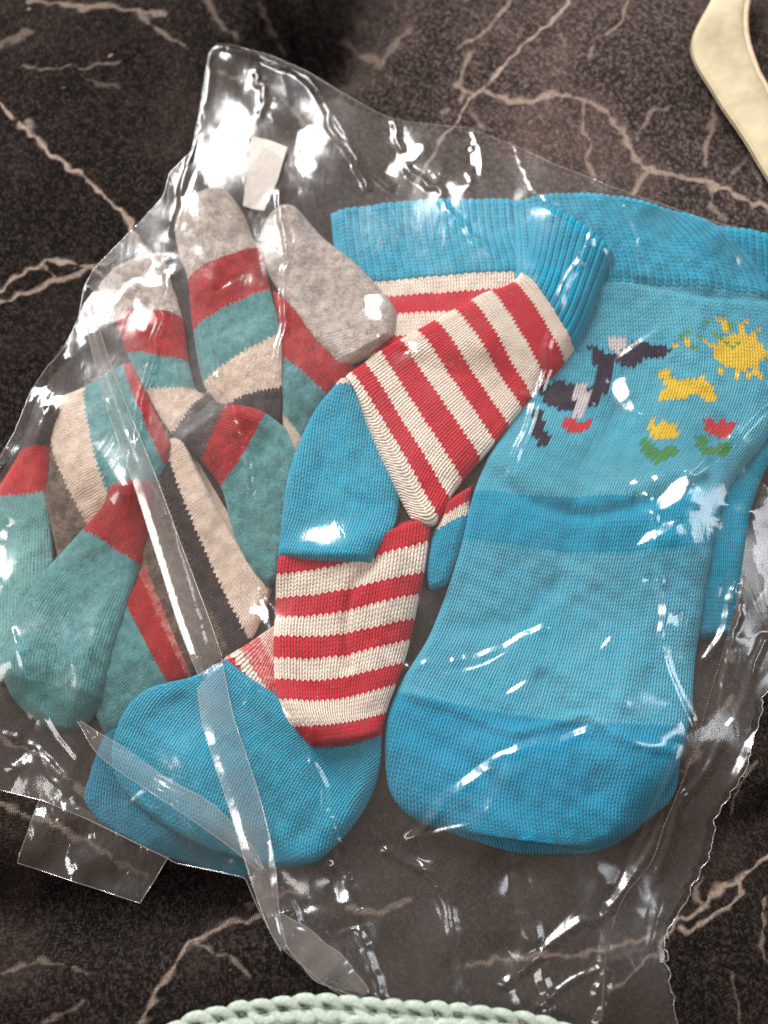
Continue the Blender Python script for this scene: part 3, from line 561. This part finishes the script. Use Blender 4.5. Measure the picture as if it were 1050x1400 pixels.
# folds whose one side faces the window
strokes = [ # (half width px, soft, points)
 (5,[(569,1143),(588,1112),(612,1088),(650,1062),(692,1038)]),(6,[(692,1040),(680,1070),(652,1124)]),(3,[(572,1142),(612,1132),(650,1124)]),
 (4,[(868,672),(878,690),(892,702)]),(11,[(898,694),(922,674),(938,652)]),(6,[(872,744),(895,730),(920,716)]),
 (9,[(845,520),(852,545)]),(3,[(856,545),(866,566)]),(5,[(893,790),(904,810),(906,840),(900,872)]),
 (2.2,[(290,72),(282,130),(276,180),(270,228)]),(1.5,[(322,112),(312,150),(296,185),(280,208)]),(3,[(276,215),(262,250),(245,290),(238,330)]),
 (2.5,[(238,330),(236,362),(226,386),(205,388),(184,382),(168,396),(156,414)]),(2.5,[(132,400),(118,412),(110,445),(118,490)]),(4,[(186,408),(192,432),(196,452)]),
 (7,[(405,205),(420,180),(446,192)]),(6,[(405,222),(430,228)]),(7,[(530,234),(552,218),(576,205)]),(5,[(652,196),(654,240)]),(5,[(792,262),(812,256),(835,262)]),
 (3,[(271,935),(274,975),(292,1012)]),(4,[(274,930),(288,914),(302,904)]),(5,[(356,816),(362,840),(372,866)]),(3,[(298,1020),(322,1090),(350,1170)]),
 (9,[(462,1208),(472,1232)]),(4,[(456,1196),(486,1244)]),(3,[(398,1208),(416,1226)]),(5,[(702,1190),(716,1235),(728,1290)]),(4,[(690,1296),(708,1345),(738,1395)]),(3,[(700,1325),(745,1290),(790,1240)]),
 (4,[(912,1098),(890,1150),(852,1212),(828,1240)]),(3,[(834,1240),(826,1300),(818,1395)]),(3,[(926,1020),(905,1080),(880,1130)]),(5,[(20,1048),(42,1030)]),(3,[(176,1097),(212,1068),(232,1075)]),
 (8,[(64,532),(34,584),(4,636)]),(5,[(4,720),(-2,760),(10,800)]),(1.8,[(540,478),(600,505),(650,522),(700,548)]),(4,[(560,466),(568,482)]),(1.5,[(604,284),(625,318),(690,366)]),
 (2.5,[(598,920),(660,908),(734,864)]),(3,[(820,888),(835,870)]),(3,[(690,950),(720,930)]),(4,[(900,1210),(880,1300)]),(4,[(500,400),(520,440)]),(2,[(300,395),(330,380),(362,388)]),
 (3,[(690,530),(740,545),(790,552)]),(3,[(840,490),(868,470),(898,452)]),(3,[(1000,690),(1020,700)]),(5,[(1030,1000),(1000,1070)]),(3,[(540,1180),(600,1230),(610,1300)]),(3,[(395,1290),(440,1340)]),
 (4,[(960,900),(985,860),(995,800)]),(3,[(452,1275),(520,1260)]),(2,[(380,1290),(330,1190),(305,1120)]),(3,[(20,960),(60,1040),(95,1090)]),(3,[(210,1060),(270,1110),(330,1170)])]
vx = CAM[0] - FX; vy = CAM[1] - FY; vz = CAM[2] - hb; vl = np.sqrt(vx**2 + vy**2 + vz**2)
lx = LP[0] - FX; ly = LP[1] - FY; lz = LP[2] - hb; ll = np.sqrt(lx**2 + ly**2 + lz**2)
hx = vx / vl + lx / ll; hy = vy / vl + ly / ll; hzv = vz / vl + lz / ll
GX, GY = -hx / hzv, -hy / hzv
gl_ = np.hypot(GX, GY); comp = (tgx * GX + tgy * GY) / gl_; over = np.maximum(0, comp - 0.12 * gl_) * np.clip(1.6 - np.abs(comp - gl_) * 0.0, 0, 1)
tgx = tgx - over * 1.0 * GX / gl_; tgy = tgy - over * 0.9 * GY / gl_
sn = Waves(14, 9, 30, 51)(PXg, PYg); sn2 = Waves(12, 10, 34, 52)(PXg, PYg); sn3 = Waves(12, 10, 34, 53)(PXg, PYg)
creases = [(7,.5,[(288,75),(276,160),(262,215),(240,325)]),(7,.45,[(300,62),(370,80),(432,118),(482,208),(505,262)]),(7,.45,[(420,100),(465,195),(535,262)]),(6,.5,[(345,98),(362,132),(340,185)]),
 (7,.45,[(540,170),(562,238),(604,272)]),(6,.45,[(652,180),(640,262)]),(6,.4,[(702,202),(722,262),(760,300)]),(6,.5,[(62,545),(86,470),(116,402)]),(7,.45,[(232,380),(214,480),(186,640)]),(6,.4,[(386,272),(392,400),(380,545)]),
 (6,.4,[(300,515),(330,600),(350,700)]),(5,.5,[(520,468),(600,502),(700,548),(806,562)]),(8,.45,[(862,672),(950,642),(1050,555)]),(5,.4,[(602,282),(640,330),(692,372)]),(7,.4,[(560,912),(650,905),(742,860)]),
 (8,.35,[(700,655),(742,520),(762,420),(812,330)]),(7,.45,[(140,1010),(212,1072),(345,1185)]),(6,.45,[(-10,1000),(60,1032),(104,1105)]),(8,.5,[(448,1188),(488,1250),(520,1372)]),(9,.5,[(530,1168),(602,1212),(642,1385)]),
 (9,.5,[(700,1180),(735,1300),(746,1410)]),(8,.5,[(906,1098),(832,1240),(790,1262),(690,1345)]),(7,.5,[(830,1240),(815,1405)]),(8,.5,[(1042,880),(992,1010),(930,1102),(900,1205)]),(7,.45,[(1003,800),(986,962)]),
 (8,.45,[(560,1150),(625,1082),(700,1032),(800,1010)]),(8,.4,[(880,690),(900,800),(905,900),(940,1000)]),(6,.4,[(150,560),(230,700),(290,880)]),(6,.45,[(355,810),(372,870),(340,960)]),(6,.4,[(20,860),(80,1000),(200,1120)]),
 (7,.4,[(420,1000),(450,1120),(480,1200)]),(7,.45,[(390,1220),(430,1290),(540,1380)]),(6,.4,[(880,1300),(800,1330),(700,1400)]),(6,.35,[(850,300),(900,420),(1000,520)])]
for wd_, sl, pts in creases:
    pp = catmull(pts, 24)[0] + np.stack([np.convolve(rng.normal(0, 4, 24), np.ones(3) / 3, 'same'), np.convolve(rng.normal(0, 4, 24), np.ones(3) / 3, 'same')], 1)
    X_, Y_ = W(pp[:, 0], pp[:, 1], np.full(24, 8.0)); bd_ = np.full(FX.shape, 1e9); sx_ = np.zeros(FX.shape); sy_ = np.zeros(FX.shape)
    for j_ in range(23):
        dx, dy = X_[j_ + 1] - X_[j_], Y_[j_ + 1] - Y_[j_]; t_ = np.clip(((FX - X_[j_]) * dx + (FY - Y_[j_]) * dy) / (dx * dx + dy * dy), 0, 1)
        ox = FX - X_[j_] - t_ * dx; oy = FY - Y_[j_] - t_ * dy; d = np.hypot(ox, oy); m_ = d < bd_; bd_[m_] = d[m_]
        sx_[m_] = (-ox / (d + 1e-6))[m_]; sy_[m_] = (-oy / (d + 1e-6))[m_]
    k_ = np.clip((wd_ * PX * 1.2 - bd_) / 0.5, 0, 1) * sl; tgx = tgx + sx_ * k_ * 1.15; tgy = tgy + sy_ * k_ * 1.15; wgt = np.maximum(wgt, 1 + 3 * (k_ > 0.02))
for hwid, pts in strokes:
    pp = catmull(pts, 20)[0] if len(pts) > 2 else np.array([np.array(pts[0]) * (1 - a_) + np.array(pts[1]) * a_ for a_ in np.linspace(0, 1, 12)])
    bd_ = np.full(PXg.shape, -1e9)
    for j_ in range(len(pp) - 1):
        wj = hwid * (0.35 + 0.85 * math.sin(math.pi * (j_ + 0.5) / (len(pp) - 1)) ** 0.7)
        bd_ = np.maximum(bd_, wj - seg_dist([tuple(pp[j_]), tuple(pp[j_ + 1])], PXg, PYg))
    m = np.clip((bd_ + 0.14 * hwid * sn) / 4.0 + 0.5, 0, 1)
    tgx = tgx * (1 - m) + (GX + 0.045 * sn2) * m; tgy = tgy * (1 - m) + (GY + 0.045 * sn3) * m; wgt = np.maximum(wgt, 1 + 24 * m)
def poisson(tx, ty, wg, h0, eps, it):
    ex = 0.5 * (tx[:, 1:] + tx[:, :-1]) * FS; ey = 0.5 * (ty[1:] + ty[:-1]) * FS
    ax = 0.5 * (wg[:, 1:] + wg[:, :-1]); ay = 0.5 * (wg[1:] + wg[:-1])
    def DT(qx, qy):
        o = np.zeros_like(h0); o[:, 1:] += qx; o[:, :-1] -= qx; o[1:] += qy; o[:-1] -= qy; return o
    A = lambda h: DT(ax * (h[:, 1:] - h[:, :-1]), ay * (h[1:] - h[:-1])) + eps * h
    b = DT(ax * ex, ay * ey) + eps * h0
    h = h0.copy(); r = b - A(h); M = eps + 4 * wg; zz = r / M; p = zz.copy(); rz = (r * zz).sum()
    for _ in range(it):
        Ap = A(p); al = rz / (p * Ap).sum(); h += al * p; r -= al * Ap; zz = r / M; rn = (r * zz).sum(); p = zz + (rn / rz) * p; rz = rn
    return h
eps = 0.0008 + 0.008 * np.exp(-(ed / 12.0) ** 2)
hf = poisson(tgx, tgy, wgt, hb, eps, 260)
low = samp(Hs, FX, FY) + 0.35 - hf
hf = hf + blur(dilate(np.maximum(low, 0), 5), 5)
print('H max', (H - CL).max())
film = film_mat('clear_film', haze=0.014, refl=0.052, rough=0.125)
filmB = film_mat('clear_film_back', haze=0.02, refl=0.045, rough=0.12)
def masked_grid(name, Z, mat, step=1, inset=0.0):
    X, Y, Zs, I = FX[::step, ::step], FY[::step, ::step], Z[::step, ::step].copy(), inside[::step, ::step]
    pxx, pyy = PXY(X, Y, hb[::step, ::step]); X = X.copy(); Y = Y.copy()
    q = grid_faces(*X.shape); I = I.ravel(); keep = I[q].sum(1) >= 2; q = q[keep]
    used = np.zeros(X.size, bool); used[q.ravel()] = True
    cnt = np.bincount(q.ravel(), minlength=X.size); bd = used & (cnt < 4)
    bi = np.nonzero(bd)[0]; bx, by = pxx.ravel()[bi], pyy.ravel()[bi]
    bestd = np.full(len(bi), 1e9); nx_ = bx.copy(); ny_ = by.copy(); cl = list(map(tuple, op)) + [tuple(op[0])]
    for (x0, y0), (x1, y1) in zip(cl[:-1], cl[1:]):
        dx, dy = x1 - x0, y1 - y0; t = np.clip(((bx - x0) * dx + (by - y0) * dy) / (dx * dx + dy * dy), 0, 1); qx, qy = x0 + t * dx, y0 + t * dy
        d = np.hypot(bx - qx, by - qy); m = d < bestd; bestd[m] = d[m]; nx_[m] = qx[m]; ny_[m] = qy[m]
    wx_, wy_ = W(nx_, ny_, hb[::step, ::step].ravel()[bi]); X.ravel()[bi] = wx_; Y.ravel()[bi] = wy_
    idx = -np.ones(X.size, int); u_ = np.nonzero(used)[0]; idx[u_] = np.arange(len(u_))
    V = np.stack([X.ravel()[u_], Y.ravel()[u_], Zs.ravel()[u_]], 1) * MM
    return mesh_obj(name, V, idx[q], mat, bag)
masked_grid('top_film', hf, film)
backz = samp(CL, FX, FY) + 0.05 + np.zeros_like(FX)
masked_grid('bottom_film', backz + 0.15 * (q1x * 4), filmB, 3)
def film_z(px, py, add=0.0):
    z = 6.0
    for _ in range(4):
        x, y = W(px, py, z); i = int(np.clip(round((float(x) - fx0) / FS), 0, fnx - 1)); j = int(np.clip(round((float(y) - fy0) / FS), 0, fny - 1)); z = float(hf[j, i]) + add
    return z
def tube(name, pts, r, mat, parent, sides=6, closed=False):
    P = np.array(pts, float); n = len(P); tg_ = np.gradient(P, axis=0); tg_ /= np.linalg.norm(tg_, axis=1)[:, None] + 1e-9
    up = np.array([0, 0, 1.0]); s_ = np.cross(tg_, up); s_ /= np.linalg.norm(s_, axis=1)[:, None] + 1e-9; b = np.cross(s_, tg_)
    a = np.linspace(0, 2 * math.pi, sides, endpoint=False); r = np.broadcast_to(np.asarray(r, float), (n,))
    V = (P[:, None] + r[:, None, None] * (np.cos(a)[None, :, None] * s_[:, None] + np.sin(a)[None, :, None] * b[:, None])).reshape(-1, 3)
    Fq = []
    for i in range(n - 1):
        for k in range(sides): Fq.append((i * sides + k, i * sides + (k + 1) % sides, (i + 1) * sides + (k + 1) % sides, (i + 1) * sides + k))
    return mesh_obj(name, V * MM, Fq, mat, parent)
rimm = film_mat('film_edge', haze=0.2, refl=0.2, rough=0.12, bump=0.2)
oc = None
def resample(P, n):
    s_ = np.concatenate([[0], np.cumsum(np.hypot(*np.diff(P, axis=0).T))]); q = np.linspace(0, s_[-1], n); return np.stack([np.interp(q, s_, P[:, 0]), np.interp(q, s_, P[:, 1])], 1)
oc = resample(np.vstack([op, op[:1]]), 700)
rim = []
for x, y in oc:
    z = film_z(x, y, 0.1); wx_, wy_ = W(x, y, z); rim.append((float(wx_), float(wy_), z))
rz = np.array(rim); rz[:, 2] = np.convolve(np.pad(rz[:, 2], 3, mode='edge'), np.ones(7) / 7, 'valid')
tube('folded_edge', rz, 0.15, rimm, bag)
# long pleat of doubled film running down the bag
pleatm = film_mat('pleat_film', haze=0.10, refl=0.11, rough=0.09)
def ribbon(name, rows, mat, lift=0.8, arch=1.2, tilt=0.0, taper=True):
    c, _ = catmull(np.array(rows, float), 160); nt = 13; t = np.linspace(0, 1, nt)
    if taper:
        tp_ = np.sin(np.pi * np.linspace(0.02, 0.98, 160)) ** 0.6 * (1 + 0.07 * np.sin(np.linspace(0, 17, 160) + rows[0][0])); m_ = (c[:, :2] + c[:, 2:]) / 2; h_ = (c[:, 2:] - c[:, :2]) / 2 * tp_[:, None]; c = np.hstack([m_ - h_, m_ + h_])
    V = np.zeros((160, nt, 3))
    for i in range(160):
        zc = max(film_z(c[i, 0], c[i, 1]), film_z(c[i, 2], c[i, 3]), film_z((c[i, 0] + c[i, 2]) / 2, (c[i, 1] + c[i, 3]) / 2)); V[i, :, 2] = zc
    zc = np.convolve(np.pad(V[:, 0, 2], 8, mode='edge'), np.ones(17) / 17, 'valid')
    for k in range(nt):
        z = zc + lift + arch * math.sin(math.pi * t[k]) + tilt * t[k]
        x, y = W(c[:, 0] * (1 - t[k]) + c[:, 2] * t[k], c[:, 1] * (1 - t[k]) + c[:, 3] * t[k], z); V[:, k] = np.stack([x, y, z], 1)
    o = mesh_obj(name, V.reshape(-1, 3) * MM, grid_faces(160, nt, True), mat, bag)
    for k in (0, nt - 1): tube('crease', V[:, k] + (0, 0, 0.05), 0.16, rimm, o, 5)
    return o
ribbon('pleat', [(112,420,124,410),(128,490,146,482),(150,570,174,556),(182,660,212,648),(214,760,248,745),(246,860,286,846),(272,925,304,898)], pleatm, taper=False)
ribbon('pleat', [(270,940,303,900),(276,985,318,975),(292,1040,336,1030),(318,1120,360,1108),(342,1200,376,1185),(364,1262,382,1250),(384,1300,392,1290)], pleatm, lift=1.1, taper=False)
ribbon('pleat', [(98,990,118,982),(128,1030,160,1012),(196,1078,222,1058),(262,1120,290,1100),(320,1168,344,1150),(350,1200,366,1180)], pleatm, lift=0.5)
ribbon('pleat', [(368,1262,392,1238),(398,1305,432,1276),(436,1344,474,1312),(480,1374,520,1346)], pleatm, lift=0.5)
# torn-off strip, perforations
def along(pts, n):
    c, _ = catmull(np.array(pts, float), 600); s = np.concatenate([[0], np.cumsum(np.hypot(*np.diff(c, axis=0).T))]); q = np.linspace(0, s[-1], n)
    return np.stack([np.interp(q, s, c[:, 0]), np.interp(q, s, c[:, 1])], 1)
perf = along([(1003,845),(990,890),(974,940),(960,990),(948,1030),(925,1090),(908,1130),(890,1180),(852,1230),(830,1300),(822,1400)], 150)
pm = plain_mat('perforation_shadowless_dark_film', (0.10, 0.075, 0.06, 1), 0.4)
pm.name = 'perforated_film'
Vp, Fp = [], []
for i, (x, y) in enumerate(perf[:-1]):
    z = film_z(x, y, 0.25); x0, y0 = W(x, y, z); d = perf[i + 1] - perf[i]; d = np.array([d[0], -d[1]]); d /= np.linalg.norm(d); nn = np.array([-d[1], d[0]]); k = len(Vp); c = np.array([x0, y0])
    for a, b in ((-.42, -.2), (.42, -.2), (.42, .2), (-.42, .2)):
        q = c + d * a + nn * b; Vp.append((q[0], q[1], z))
    for a, b in ((-.42, -.2), (.42, -.2), (.42, .2), (-.42, .2)):
        q = c + d * a + nn * b; Vp.append((q[0], q[1], z - 0.12))
    Fp += [(k, k + 1, k + 2, k + 3), (k + 4, k + 5, k + 1, k), (k + 5, k + 6, k + 2, k + 1), (k + 6, k + 7, k + 3, k + 2), (k + 7, k + 4, k, k + 3)]
tag(mesh_obj('perforation', np.array(Vp) * MM, Fp, pm, bag, smooth=False), 'dotted tear line down the right side', kind='stuff')
# loose square corner of film at the lower left
def flap(name, pts, zs, mat, n=22):
    c = np.array(pts, float); V = []
    wv = Waves(6, 8, 25, 77)
    for j in range(n):
        for i in range(n):
            a, b = i / (n - 1), j / (n - 1)
            p = (c[0] * (1 - a) + c[1] * a) * (1 - b) + (c[3] * (1 - a) + c[2] * a) * b
            z = (zs[0] * (1 - a) + zs[1] * a) * (1 - b) + (zs[3] * (1 - a) + zs[2] * a) * b
            x, y = W(p[0], p[1], z); V.append((float(x), float(y), max(z, float(samp(CL, x, y)) + 0.8) + 0.8 * float(wv(x, y))))
    V = np.array(V); o = mesh_obj(name, V * MM, grid_faces(n, n, True), mat, bag)
    e = [V[j * n] for j in range(n)] + [V[(n - 1) * n + i] for i in range(1, n)] + [V[j * n + n - 1] for j in range(n - 2, -1, -1)]
    tube('crease', e, 0.15, rimm, o, 5); return o
cz = hz(120, 1120) + 2.5
flap('corner_flap', [(58,1075),(232,1168),(192,1235),(24,1180)], [cz, cz, cz - 1, cz - 1], film_mat('flap_film', haze=0.02, refl=0.08, rough=0.09, bump=0.5))

# ------------------------------------------------------------------ cream strap, top right
st_ = empty('cream_strap', 'thick cream strap curving out of the picture at the upper right corner', 'strap')
rows = [(1030,-110,1090,-80),(1000,-60,1045,-50),(972,0,1022,0),(945,64,1020,48),(978,130,1034,95),(1018,190,1046,118),(1060,258,1062,150),(1120,330,1110,200)]
c, _ = catmull(np.array(rows, float), 120); nt = 25; t = np.linspace(-1, 1, nt); V = np.zeros((120, nt, 3)); zb = 15 - 5 * np.linspace(0, 1, 120)
for k in range(nt):
    z = zb + 2.2 * np.sqrt(max(0, 1 - abs(t[k]) ** 4)) ; a = (t[k] + 1) / 2
    x, y = W(c[:, 0] * (1 - a) + c[:, 2] * a, c[:, 1] * (1 - a) + c[:, 3] * a, zb); V[:, k] = np.stack([x, y, z], 1)
top = V.reshape(-1, 3); botm = V.copy(); botm[..., 2] = zb[:, None] - 1.5; n0 = len(top)
Fq = np.concatenate([grid_faces(120, nt, True), grid_faces(120, nt) + n0]); a = np.arange(119)
for k in (0, nt - 1): Fq = np.concatenate([Fq, np.stack([a * nt + k, (a + 1) * nt + k, (a + 1) * nt + k + n0, a * nt + k + n0], 1)])
mesh_obj('band', np.concatenate([top, botm.reshape(-1, 3)]) * MM, Fq, plain_mat('cream_felt', srgb(214, 202, 170), 0.95, 22, 0.45, 0.0012), st_)
tube('hem', V[:, nt - 1] + (0, 0, 0.2), 1.3, plain_mat('pale_hem', srgb(226, 196, 170), 0.7), st_)

# ------------------------------------------------------------------ mint crochet at the lower edge
mb = empty('crochet_blanket', 'mint green crocheted blanket edge at the bottom of the picture', 'blanket')
mint = plain_mat('mint_yarn', srgb(214, 234, 220), 0.9, 1400, 0.3, 0.0006)
edge = along([(215,1426),(250,1410),(300,1394),(360,1383),(430,1378),(500,1382),(570,1387),(640,1391),(710,1400),(760,1414),(800,1435)], 21)
zM = 13.0
def stitch_mesh():
    V, Fq = [], []
    for sgn in (-1, 1):
        pts = np.array([(-4.2, sgn * 0.4, -0.8), (-2.2, sgn * 1.6, 0.4), (0.4, sgn * 2.3, 0.9), (2.8, sgn * 1.5, 0.3), (4.4, sgn * 0.4, -0.9)])
        c, _ = catmull(pts, 9); tg_ = np.gradient(c, axis=0); tg_ /= np.linalg.norm(tg_, axis=1)[:, None]; s_ = np.cross(tg_, (0, 0, 1.0)); b = np.cross(s_, tg_)
        k0 = len(V); r = 1.35 * np.array([.6, .85, 1, 1.05, 1.05, 1.05, 1, .85, .6])
        for i in range(9):
            for q in range(7):
                an = 2 * math.pi * q / 7; V.append(c[i] + r[i] * (math.cos(an) * s_[i] + math.sin(an) * b[i]))
        for i in range(8):
            for q in range(7): Fq.append((k0 + i * 7 + q, k0 + i * 7 + (q + 1) % 7, k0 + (i + 1) * 7 + (q + 1) % 7, k0 + (i + 1) * 7 + q))
    return np.array(V), np.array(Fq)
sv_, sf_ = stitch_mesh(); first = None
for row in range(5):
    for i in range(len(edge) - 1):
        x, y = edge[i]; x2, y2 = edge[i + 1]; z = zM - 1.1 * row * (row > 1)
        wx_, wy_ = W(x + (8 if row % 2 else 0), y + row * 25, z); ex_, ey_ = W(x2, y2, z); sx_, sy_ = W(x, y, z)
        if first is None: first = mesh_obj('stitch', sv_ * MM, sf_, mint, mb); o = first
        else: o = first.copy(); sc.collection.objects.link(o); o.parent = mb
        o.location = (float(wx_) * MM, float(wy_) * MM, (z + random.uniform(-.3, .3)) * MM); o.rotation_euler = (random.uniform(-.15, .15), random.uniform(-.12, .12), math.atan2(float(ey_ - sy_), float(ex_ - sx_)) + random.uniform(-.12, .12) + (0.28 if row % 2 else -0.28))
        o.scale = (1.2 * random.uniform(.9, 1.12), 1.2 * random.uniform(.88, 1.12), 1.0)
c, _ = catmull(edge, 60); B = np.zeros((60, 6, 3))
for k in range(6):
    z = np.full(60, zM - [9, 2.2, 1.6, 1.6, 1.6, 9][k]); x, y = W(c[:, 0], c[:, 1] + [2, 6, 30, 60, 90, 95][k], z); B[:, k] = np.stack([x, y, z], 1)
fp, fl = [], 0
for _ in range(9000):
    i = random.randrange(len(edge) - 1); a_ = random.random(); ex = edge[i] * (1 - a_) + edge[i + 1] * a_; yy_ = ex[1] + random.uniform(-10, 40); xw, yw = W(ex[0], yy_, zM + 1.2)
    an = random.uniform(0, 6.28); L_ = random.uniform(.6, 1.8); dx, dy = math.cos(an), math.sin(an); p = np.array([float(xw), float(yw), zM + random.uniform(0.4, 1.9)]); sd = np.array([-dy, dx, 0]) * 0.03
    fp += [p - sd, p + sd, p + np.array([dx, dy, .5]) * L_]
mfz = np.array(fp); tag(mesh_obj('fuzz', mfz * MM, np.arange(len(fp)).reshape(-1, 3), mint, mb), kind='stuff')
mesh_obj('backing', B.reshape(-1, 3) * MM, grid_faces(60, 6, True), mint, mb)
